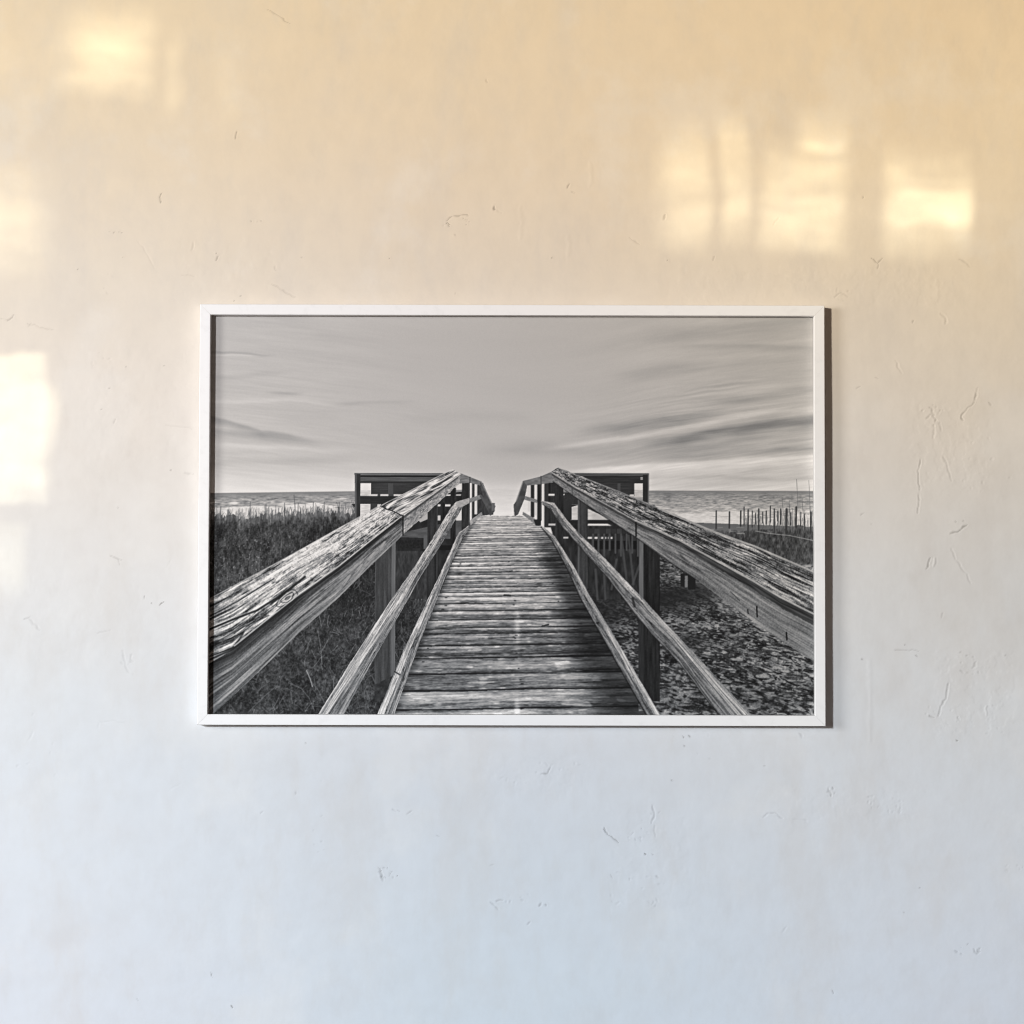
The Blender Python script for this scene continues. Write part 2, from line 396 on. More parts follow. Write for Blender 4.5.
    post(451, 456.6, 488, 545, 456, .16, .24, seed=154)
    post(428, 438.4, 505, 600, 437, .19, .26, seed=155)
    post(376, 396.2, 540, 694, 392.4, .285, .40, seed=156)
    poly([(376, 686), (396, 676), (396, 700), (376, 704)], lambda x, y: .22 + .2 * (fbm(x * .3, y * .3, 157, 4) - .5))
    # right posts
    rect(528.4, 485, 531.2, 512, .80); rect(531.2, 484, 534.8, 518, .20); rect(534.8, 484, 538, 503, .84); rect(534.8, 503.5, 537, 516, .78)
    post(537.6, 542, 483, 521, 541, .18, .28, seed=160); rect(542, 483.5, 544.8, 500.6, .82)
    post(544.8, 556, 482, 528, 549, .17, .22, True, seed=161); rect(549, 494, 555, 496, .8)
    post(556, 564, 482, 545, 557, .15, .22, True, seed=162)
    rect(549, 524, 556, 526, .7)
    post(578.2, 588.2, 498, 590, 580, .24, .34, True, seed=163)
    post(639.6, 660.4, 540, 702, 644, .145, .40, True, seed=164)
    rect(639, 620, 644.3, 702, lambda x, y: .17 + .05 * vn(x, y * .1, 166))
    poly([(639, 692), (650, 702), (660, 712), (639, 712)], lambda x, y: sand(x, y) * .8)

    # ---- kerb boards along the deck
    def worn(b, c, seed, fs=4, ft=9, dk=0.0):
        fs = fs * .42; ft = ft * 1.15
        def f(x, y, s, t):
            n = grain(s, t, seed, fs, ft)
            v = b + c * (stretch(n, 2.3) - .5) * 2
            a, q = checks(s, t, seed + 9, fs * .8, ft * .55)
            pr = sst(.42, .75, fbm(s * fs * .5, t * 1.5, seed + 15, 2))
            v = v * (1 - (.50 * a + .30 * q) * pr)
            v = v + (vn(s * fs * 3.0, t * ft * 3.2, seed + 17) - .5) * .16 + (vn(s * fs * 7.0, t * ft * 2.0, seed + 18) - .5) * .12
            v = v - .20 * sst(.76, .9, vn(s * fs * 9, t * ft * 1.6, seed + 19)) * sst(.4, .6, vn(s * fs, t * 3, seed + 21))
            v = v + (vn(x * 1.1, y * 1.1, seed + 16) - .5) * .11
            return np.clip(v - dk * t, .07, .95)
        return f
    strip([(377.5, 719), (405, 651), (429, 599.4), (438.4, 580), (458.8, 534), (469, 526)], [(393.5, 719), (420, 643), (437.7, 599.4), (445, 580), (463, 538), (470.5, 528.5)], worn(.66, .15, 200, 5, 7), seed=1)
    strip([(384, 719), (411, 651), (433, 599.4), (441, 580), (461, 534), (470, 526)], [(394.5, 719), (421, 643), (438.2, 599.4), (445.4, 580), (463.5, 538), (471, 528.5)], worn(.50, .12, 201, 5, 5), seed=2)
    line([(396, 673), (401, 676)], 1.0, .18, .8)
    poly([(470, 521.5), (482, 512.5), (483, 515), (471, 526)], lambda x, y: .58 + .2 * (vn(x * .5, y * .5, 202) - .5))
    strip([(541.5, 526), (555.5, 537), (575, 568), (592, 599.4), (612.5, 633), (662.5, 719)], [(541.8, 528), (552.8, 541), (568.5, 570), (580.5, 597), (600, 632), (649.5, 719)], worn(.40, .12, 203, 5, 6), seed=3)
    strip([(541.5, 526), (555.5, 537), (575, 568), (592, 599.4), (612.5, 633), (662.5, 719)], [(541.6, 527), (554, 539), (572.2, 569), (587, 598.5), (607, 632.5), (656, 719)], worn(.62, .16, 204, 5, 6), seed=4)
    line([(541.6, 527.6), (552.2, 541), (568, 570), (580, 597), (599, 632), (648.5, 719)], .8, .12, .6)
    poly([(523.4, 512.2), (536, 519.5), (535.8, 525), (523, 515.2)], lambda x, y: .46 + .1 * vn(x, y, 205)); poly([(534, 520), (541.5, 520), (541.5, 526), (536, 526)], .18)

    # ---- mid rails
    L0 = [(318, 719), (349.3, 667.5), (371, 633.5), (393, 599.4), (407, 580), (432, 541), (451, 509), (456.4, 502.3)]
    L1 = [(326.5, 719), (356, 673.5), (379, 638.5), (402, 603), (414.5, 580), (438, 542), (456, 511), (460.5, 504.5)]
    L2 = [(343.8, 719), (371, 667.5), (394.7, 625.5), (410, 598.7), (420, 580), (442, 545), (459.6, 514), (463.6, 507)]
    strip(L1, L2, worn(.46, .13, 210, 4, 6), seed=5)
    strip(L0, L1, worn(.66, .17, 211, 4, 7), seed=6)
    line(L1, .5, .80, .5)
    poly([(456.4, 502.3), (469.6, 498.4), (469.6, 503.6), (463.6, 507), (460, 508)], lambda x, y: .62 + .12 * (vn(x * .4, y * .8, 212) - .5))
    poly([(469.6, 499), (481.4, 495), (482, 499.2), (470, 503.4)], lambda x, y: .44 + .1 * vn(x, y, 213))
    line([(481.4, 496.5), (486, 504), (491, 513.5)], 2.0, .34, 1); line([(491, 514), (494.6, 507)], 2.2, .36, 1)
    R0 = [(541.4, 501), (554.7, 503.2), (568.8, 522), (580, 534), (609, 563), (637.4, 592.7), (659.4, 616.5), (680.5, 639), (755, 719)]
    R1 = [(542.5, 502.3), (552.5, 506), (566.5, 524.5), (580, 539.5), (606, 567.5), (632.7, 597.5), (652, 617.5), (673.8, 640), (739.5, 719)]
    R2 = [(543.2, 504.6), (551, 510), (563, 527.5), (580, 547), (608, 578), (636, 615), (656, 638.4), (680, 664), (721, 719)]
    strip(R1, R2, worn(.45, .15, 214, 4, 7), 'x', seed=7)
    strip(R0, R1, worn(.64, .17, 215, 4, 6), 'x', seed=8)
    line(R1, .5, .22, .45); line(R2, .7, .15, .5)
    line([(633, 599), (635, 607)], 2, .16, .75); line([(577, 531), (582, 538)], 1, .2, .6)
    poly([(523.4, 495.6), (537.5, 500), (538, 503.6), (523.6, 499.8)], lambda x, y: .44 + .1 * vn(x, y, 216))
    line([(523.6, 497.5), (519.5, 506), (516.5, 514)], 2.0, .36, 1)

    # ---- main rails, far ends
    poly([(459.5, 474), (461, 473.6), (470.5, 477.3), (481.4, 481.7), (482, 486.2), (470.5, 483.2), (459.5, 484)], lambda x, y: .46 + .12 * (vn(x * .3, y * .9, 220) - .5))
    line([(470.3, 477.5), (470.3, 483)], .5, .2, .8)
    poly([(480.5, 481.6), (483.4, 483.5), (491.8, 503.5), (495.4, 511.5), (491, 516.5), (488, 510), (481, 488)], lambda x, y: .33 + .1 * (vn(x * .4, y * .4, 221) - .5))
    line([(481.5, 482), (492.3, 504)], .7, .52, .8); rect(492, 503.5, 495.2, 511.5, .42)
    poly([(551.6, 472), (541.4, 476.5), (523.4, 481.2), (523.6, 486.2), (541.4, 484.4), (554.5, 482.5)], lambda x, y: .45 + .12 * (vn(x * .3, y * .9, 222) - .5))
    line([(541.4, 476.5), (541.4, 484)], .5, .22, .7)
    poly([(523.8, 481.2), (517.2, 500.5), (514, 505.5), (515, 516.8), (518.5, 515), (525, 499), (527.5, 486.5)], lambda x, y: .32 + .1 * (vn(x * .4, y * .4, 223) - .5))
    line([(523.5, 482), (517, 501)], .8, .5, .7)

    # ---- main rails: fascia boards and wide weathered caps
    def fascia(b, c, seed, fs=3, ft=10, shade=.16, sh_w=.2, bright=.0):
        fs = fs * .42
        def f(x, y, s, t):
            n = grain(s, t, seed, fs, ft)
            v = b + c * (stretch(n, 2.1) - .5) * 2 + bright * t
            a, q = checks(s, t, seed + 8, fs * .7, ft * .5, .04)
            v = v * (1 - (.40 * a + .22 * q) * sst(.45, .75, fbm(s * fs * .5, t * 2, seed + 12, 2)))
            v = v + (vn(s * fs * 2.2, t * ft * 4.2, seed + 17) - .5) * .17 + (vn(s * fs * 5.0, t * ft * 2.4, seed + 18) - .5) * .09
            v = v + (vn(x * 1.0, y * 1.0, seed + 16) - .5) * .10
            v = v * (1 - (1 - sst(sh_w * .6, sh_w * 1.6, t)) * shade * 3)
            return np.clip(v, .07, .9)
        return f
    def cap(seed, hi, lo, cov, fs=4.5, ft=20, grad=0.0, gs=0.0):
        def f(x, y, s, t):
            t = t + .018 * (fbm(s * 1.6, t * 3, seed + 3, 2) - .5) * 2
            big = fbm(s * 1.3, t * 3.2, seed + 40, 3)
            near = np.clip((4.2 - s) / 2.0, 0, 1)
            fib = .40 * vn(s * 1.3, t * ft * 1.1, seed) + .34 * vn(s * 2.6, t * ft * 1.9, seed + 1) + .26 * vn(s * 5, t * ft * 3.0, seed + 2)
            g2 = .40 * vn(s * 3.2, t * ft * .55, seed + 20) + .35 * vn(s * 7.5, t * ft * 1.0, seed + 21) + .25 * vn(s * 15, t * ft * 1.8, seed + 22)
            k = .50 * fib + .50 * g2 + (big - .5) * .50 + cov + grad * (t - .5) - gs * near
            m = sst(.30, .70, k)
            v = lo + (hi - lo) * m
            v = v + (stretch(fib, 2.3) - .5) * .25 + (stretch(g2, 2.2) - .5) * .14 + (vn(s * 4.5, t * ft * 4.2, seed + 4) - .5) * .16
            a = 1 - sst(0, .022, np.abs(vn(s * .8, t * ft * .33, seed + 70) - .5))
            b = 1 - sst(0, .04, np.abs(vn(s * 1.9, t * ft * .75, seed + 71) - .5))
            v = v * (1 - .62 * a * sst(.30, .55, vn(s * .9, t * 4, seed + 73))) * (1 - .38 * b * sst(.35, .6, vn(s * 1.1, t * 5, seed + 72)))
            v = v + .16 * sst(.70, .86, vn(s * 13, t * ft * 1.1, seed + 74)) - .14 * sst(.74, .88, vn(s * 17, t * ft * 1.4, seed + 75))
            v = v + (vn(x * 1.2, y * 1.2, seed + 60) - .5) * .18 + (vn(x * .8 - y * .3, y * .9 + x * .5, seed + 61) - .5) * .12
            return np.clip(v, .08, .88)
        return f
    # left, far segment
    strip([(404, 516), (461, 474.2)], [(403.5, 535.8), (459.8, 484)], fascia(.50, .10, 230, 5, 7, .10, .12, .12), 'x', seed=9)
    def farcap(x, y):
        s = 1000 / np.hypot(x - 470, y - 455); t = (y - np.interp(x, [380.6, 441.6, 453.3, 462], [506.4, 475.2, 469.6, 474])) / 12.0
        d = ((x - 380.6) * .45 + (y - 506.4) * .89) / 14
        return np.clip(.68 + (stretch(grain((x - y) * .02, d, 231, 3, 9), 2.6) - .5) * .62 - .3 * sst(.62, .75, vn((x - y) * .08, d * 8, 232)), .14, .92)
    poly([(380.6, 506.4), (441.6, 475.2), (453.3, 469.6), (461, 474.2), (433, 495), (404, 516.2)], farcap, .5)
    line([(461, 474.4), (433, 495), (404, 516.2)], .6, .82, .7); line([(458, 478.2), (433, 497.2), (404, 518.5)], .9, .26, .6)
    line([(382, 506), (415, 489), (442, 475), (453, 469.6)], .5, .78, .6)
    # left, near segment
    TL = [(204, 604.2), (215.6, 599.2), (280, 563), (340, 528.8), (359.4, 518.6), (381, 506.3)]
    ML = [(204, 666), (213.4, 657), (233.8, 649), (265, 623.5), (297, 598), (340, 567), (372, 541), (403, 516.4)]
    BL = [(204, 727), (216, 715.5), (263.3, 670.8), (300, 634), (340, 598.5), (371, 567), (403.3, 536)]
    strip(ML, BL, fascia(.37, .13, 233, 2.6, 11, .14, .22, .10), 'x', seed=11)
    # worn arches of grain and a pale lower arris
    for (cx, cy, L, w) in [(350, 577, 7, 1.6), (362, 566, 6, 1.5), (374, 554, 5.5, 1.3), (385, 543, 4.5, 1.2)]:
        for r in (1.0, .6):
            line([(cx - L * r, cy + L * .95 * r + w), (cx - L * .1 * r, cy - w * .2 + L * .1), (cx + L * .2 * r, cy - L * .1), (cx + L * .0, cy + L * .25 * r), (cx - L * .75 * r, cy + L * r + w * 1.4)], .7, .60, .7)
    line([(263, 670), (300, 633.5), (340, 597.5), (371, 566.5), (403, 535.5)], 1.0, .58, .55)
    poly([(208, 660), (235, 650), (225, 657), (208, 667)], .62)
    strip(TL, ML, cap(234, .75, .36, .085, 4.2, 27, -.20, .05), 'x', seed=12)
    # oval knot with rings
    for r in range(1, 6):
        cx, cy = 288.5, 599.5
        pts = []
        for k in range(15):
            a = k / 14 * 6.283; e = (r * 2.0) * (1 + .1 * math.sin(3 * a + r))
            ux, uy = .80, -.58
            pts.append((cx + math.cos(a) * e * 1.25 * ux + math.sin(a) * e * .55 * .58, cy + math.cos(a) * e * 1.25 * uy + math.sin(a) * e * .55 * .80))
        line(pts, .6, .2 if r % 2 else .72, .6)
    line([(402.8, 516.6), (372, 541), (340, 567), (297, 598.2), (265, 623.7), (236, 647.5)], .8, .78, .75)
    line([(401, 519.8), (372, 543.6), (340, 570), (297, 601), (265, 626.8), (234, 651), (208, 663)], 1.5, .13, .75)
    line([(381, 506.4), (387, 510), (392, 511.2), (403, 516.6)], .7, .14, .85); line([(403.6, 516), (403.6, 536)], .8, .12, .85)
    line([(208, 602), (280, 563), (340, 529), (381, 506)], .8, .80, .6)
    # big checks running along the near end of the left cap
    line([(206, 633), (232, 622), (258, 612), (283, 596), (306, 578)], 1.5, .12, .85); line([(206, 621), (240, 602), (275, 580)], .8, .16, .75); line([(215, 645), (246, 628), (270, 617)], .9, .15, .6)
    # right fascia and cap
    TR = [(551.6, 471.6), (558.6, 467.8), (575, 474), (618, 491), (659.4, 508), (680, 516.4), (711.3, 530.4), (755, 546), (812.8, 571.5), (820, 575)]
    MR = [(551.6, 472.4), (575, 487), (608, 505.5), (636, 521.2), (658, 530.6), (680, 541), (720.6, 563.4), (753.4, 581.6), (780, 597.8), (813.6, 614.6), (820, 618)]
    BR = [(553.5, 481.6), (572, 494.8), (608, 519), (636, 537.2), (659.4, 554.8), (680, 569), (698.8, 581.5), (758, 625.3), (783, 642.5), (812.8, 661), (820, 666)]
    strip(MR, BR, fascia(.44, .08, 236, 3, 10, .13, .20, .04), 'x', seed=13)
    shd = lambda x, y, s, t: np.clip(.25 + .10 * (stretch(grain(s, t, 237, 3, 5), 2) - .5) * 2, .08, .6)
    strip(MR[3:], [(a, b + (3 + (a - 636) * .045)) for a, b in MR[3:]], shd, 'x', wob=.6, seed=14)
    strip(TR, MR, cap(238, .60, .25, -.03, 5.5, 25, .06, .06), 'x', wob=.7, seed=15)
    line([(659, 508.2), (711.3, 530.8), (755, 546.5), (814, 572.2)], 1.6, .70, .75); line([(558.6, 468.2), (618, 491.2), (659, 508.2)], .9, .62, .6)
    line([(636, 520.8), (680, 540.6), (720.6, 563), (753.4, 581.2), (780, 597.2), (814, 614.2)], 1.3, .70, .75)
    line([(551.6, 472.4), (575, 487), (608, 505.4), (636, 520.8)], .8, .68, .7); line([(553, 475), (575, 489.6), (608, 508), (636, 523.6)], .9, .24, .6)
    line([(636.4, 523), (636.6, 536.5)], 1.2, .10, .85); line([(572.5, 487), (573, 494.5)], .7, .3, .7)
    line([(757, 607), (757.5, 617)], 1.1, .10, .85); line([(748, 610), (748.5, 614)], .8, .14, .8); line([(786.5, 633), (787, 640)], 1.2, .11, .85); line([(731, 592), (740, 601)], .6, .2, .6)
    line([(553.5, 481.8), (572, 495), (608, 519.2), (636, 537.4), (680, 569.2), (698.8, 581.7)], .8, .12, .5)
    for (cx, cy, r) in [(692, 556, 4), (725, 575, 3.5), (600, 505, 3), (795, 600, 4)]:
        line([(cx - r, cy - r * .6), (cx + r, cy + r * .6)], 1.4, .30, .4)

    # local contrast and film grain of the print
    I[:] = np.clip(I + (vn(X * 1.7, Y * 1.7, 300) - .5) * .018, .04, .95)
    out = I.reshape(nh, SS, nw, SS).mean(axis=(1, 3))
    def blur(a, r):
        for ax in (0, 1):
            p = np.concatenate([np.repeat(np.take(a, [0], ax), r + 1, ax), a, np.repeat(np.take(a, [-1], ax), r, ax)], ax)
            c = np.cumsum(p.astype(np.float64), ax); n = a.shape[ax]
            a = ((np.take(c, range(2 * r + 1, 2 * r + 1 + n), ax) - np.take(c, range(0, n), ax)) / (2 * r + 1)).astype(np.float32)
        return a
    out = out + .42 * (out - blur(out, 1)) + .22 * (out - blur(blur(out, 5), 5))
    out = np.where(out < .5, out - .38 * out * (.5 - out), out)
    out = np.clip(out, .045, .93)
    return out                                                       # (rows from the top, columns from the left), display grey

# ------------------------------------------------------------------ settings of the place
RELIEF = .72
FRAME = (wx(200.3), wx(823.2), wz(724.3), wz(305.8))
PRINT_WIN = (210.9, 813.6, 315.3, 715.4)
FRAME_COL = (.875, .875, .88)
PRINT_GAIN = 1.05
TONE_DARK = (.975, 1.0, 1.03)
TONE_LIGHT = (1.015, .99, .965)
WALL_LIGHT_RAMP = [(0.0, (.655, .70, .755)), (.25, (.67, .70, .74)), (.45, (.71, .705, .70)), (.60, (.745, .695, .635)), (.73, (.76, .675, .56)), (.85, (.77, .655, .505)), (1.0, (.775, .64, .475))]  # plaster colour, bottom to top, with the cool-to-warm light gradient painted in
KEY_LOC = (-3.7, -6.6, .95)
KEY_POWER = 3760.0
KEY_RADIUS = .27
KEY_RAMPS = [
    [(0.0313, (0.454, 0.47, 0.507)), (0.2289, (0.448, 0.478, 0.5)), (0.3231, (0.434, 0.464, 0.493)), (0.4172, (0.442, 0.464, 0.478)), (0.5301, (0.457, 0.436, 0.422)), (0.6336, (0.418, 0.423, 0.427)), (0.7278, (0.405, 0.422, 0.462)), (0.8031, (0.386, 0.388, 0.4)), (0.8784, (0.386, 0.368, 0.334)), (0.9678, (0.381, 0.373, 0.318))] ,
    [(0.0313, (0.384, 0.462, 0.515)), (0.1631, (0.378, 0.447, 0.507)), (0.2704, (0.374, 0.406, 0.449)), (0.7278, (0.387, 0.364, 0.357)), (0.8031, (0.421, 0.383, 0.346)), (0.8784, (0.45, 0.397, 0.336)), (0.9678, (0.436, 0.403, 0.319))] ,
    [(0.0313, (0.483, 0.525, 0.581)), (0.2289, (0.483, 0.5, 0.508)), (0.3231, (0.484, 0.5, 0.5)), (0.4172, (0.452, 0.46, 0.453)), (0.5301, (0.401, 0.386, 0.356)), (0.6336, (0.469, 0.43, 0.362)), (0.7089, (0.524, 0.476, 0.387)), (0.8031, (0.564, 0.484, 0.353)), (0.8784, (0.562, 0.492, 0.359)), (0.9678, (0.547, 0.476, 0.342))] ,
]
SIDE_LOC = (-5.2, -4.0, .6)
SIDE_POWER = 800
SIDE_COL = (1.0, .97, .93)
SUN_LOC = (-3.0, -6.0, 1.2)
SUN_POWER = 1000
SUN_COL = (1.0, .95, .70)
AMB = .095
AMB_COL = (1.0, .76, .62)
PANES = [     # x0, x1, y0, y1, softness left/right/top/bottom, brightness
    (60, 149, 14, 86, 34, 13, 28, 16, 0.515),
    (75, 128, 22, 66, 24, 24, 20, 20, 0.269),
    (163, 178, 32, 106, 7, 9, 22, 18, 0.269),
    (216, 238, 55, 118, 9, 10, 22, 18, 0.123),
    (-120, 42, 172, 258, 26, 28, 38, 30, 0.381),
    (-120, 14, 200, 262, 20, 24, 24, 20, 0.157),
    (-120, 20, 30, 90, 20, 50, 40, 40, 0.112),
    (-160, 45, 355, 503, 8, 4, 2.5, 4, 0.429),
    (-160, 50, 352, 412, 8, 3.5, 2.5, 22, 0.252),
    (-160, 58, 386, 444, 8, 3.5, 18, 20, 0.311),
    (-160, 53, 420, 486, 8, 4.5, 22, 14, 0.222),
    (-160, 14, 358, 500, 8, 10, 5, 6, 0.163),
    (-160, 22, 524, 586, 8, 8, 8, 20, 0.32),
    (668, 708, 140, 240, 22, 6.8, 37.145, 20.8, 0.625),
    (719, 749, 122, 234, 6.8, 7.65, 29.325, 19.2, 0.653),
    (762, 848, 154, 246, 13.6, 11.05, 31.28, 16, 0.682),
    (804, 852, 114, 150, 12.75, 10.2, 21.505, 6.4, 0.398),
    (810, 850, 138, 149, 11.05, 5.95, 4.887, 5.6, 0.511),
    (782, 846, 162, 176, 15.3, 9.35, 6.842, 7.2, 0.227),
    (785, 846, 192, 206, 15.3, 8.5, 5.865, 7.2, 0.398),
    (764, 838, 214, 246, 17, 13.6, 13.685, 11.2, 0.369),
    (884, 970, 162, 250, 8.5, 8.5, 31.28, 17.6, 0.568),
    (890, 971, 190, 225, 11.9, 5.1, 5.376, 10.4, 0.795),
    (888, 914, 142, 178, 9.35, 9.35, 13.685, 11.2, 0.213),
    (640, 990, 150, 240, 51, 51, 68.425, 40, 0.142),
    (985, 1100, 40, 200, 20, 20, 60, 60, 0.112),
]

# ------------------------------------------------------------------ materials
def new_mat(name):
    m = bpy.data.materials.new(name); m.use_nodes = True
    nt = m.node_tree; nt.nodes.clear()
    out = nt.nodes.new('ShaderNodeOutputMaterial'); b = nt.nodes.new('ShaderNodeBsdfPrincipled')
    nt.links.new(b.outputs[0], out.inputs[0])
    return m, nt, b

class NT:
    """small helper for node graphs of scalars"""
    def __init__(s, nt): s.nt = nt
    def put(s, sock, v):
        if hasattr(v, 'is_output') or hasattr(v, 'links'): s.nt.links.new(v, sock)
        else: sock.default_value = v
    def m(s, op, a, b=0.0, c=0.0):
        n = s.nt.nodes.new('ShaderNodeMath'); n.operation = op
        s.put(n.inputs[0], a); s.put(n.inputs[1], b); s.put(n.inputs[2], c)
        return n.outputs[0]
    def smooth(s, v, a, b, lo=0.0, hi=1.0):
        n = s.nt.nodes.new('ShaderNodeMapRange'); n.interpolation_type = 'SMOOTHSTEP'
        s.put(n.inputs[0], v)
        for i, q in zip((1, 2, 3, 4), (a, b, lo, hi)): s.put(n.inputs[i], q)
        return n.outputs[0]
    def noise(s, vec, scale, detail=3.0, rough=.55):
        n = s.nt.nodes.new('ShaderNodeTexNoise'); n.inputs['Scale'].default_value = scale
        n.inputs['Detail'].default_value = detail; n.inputs['Roughness'].default_value = rough
        s.nt.links.new(vec, n.inputs['Vector']); return n.outputs[0]
    def ramp(s, v, stops):
        n = s.nt.nodes.new('ShaderNodeValToRGB'); cr = n.color_ramp; cr.interpolation = 'LINEAR'
        while len(cr.elements) < len(stops): cr.elements.new(.5)
        for i, (p, c) in enumerate(stops): cr.elements[i].position = p; cr.elements[i].color = (*c, 1)
        s.nt.links.new(v, n.inputs[0]); return n.outputs[0]
    def mixc(s, f, a, b, mode='MIX'):
        n = s.nt.nodes.new('ShaderNodeMix'); n.data_type = 'RGBA'; n.blend_type = mode
        s.put(n.inputs[0], f)
        for sock, v in ((n.inputs[6], a), (n.inputs[7], b)):
            if hasattr(v, 'links'): s.nt.links.new(v, sock)
            else: sock.default_value = (*v, 1)
        return n.outputs[2]

# ------------------------------------------------------------------ wall: worn plaster, part of the light's tint painted into its colour, with real dents, chips and hairline cracks
def axis_lines(lo, hi, f0, f1, step):
    a = list(np.arange(f0, f1 + step * .5, step))
    pre, post, d, p = [], [], step, f0
    while p > lo: d *= 1.6; p = max(lo, p - d); pre.append(p)
    d, p = step, a[-1]
    while p < hi: d *= 1.6; p = min(hi, p + d); post.append(p)
    return np.array(pre[::-1] + a + post, np.float64)

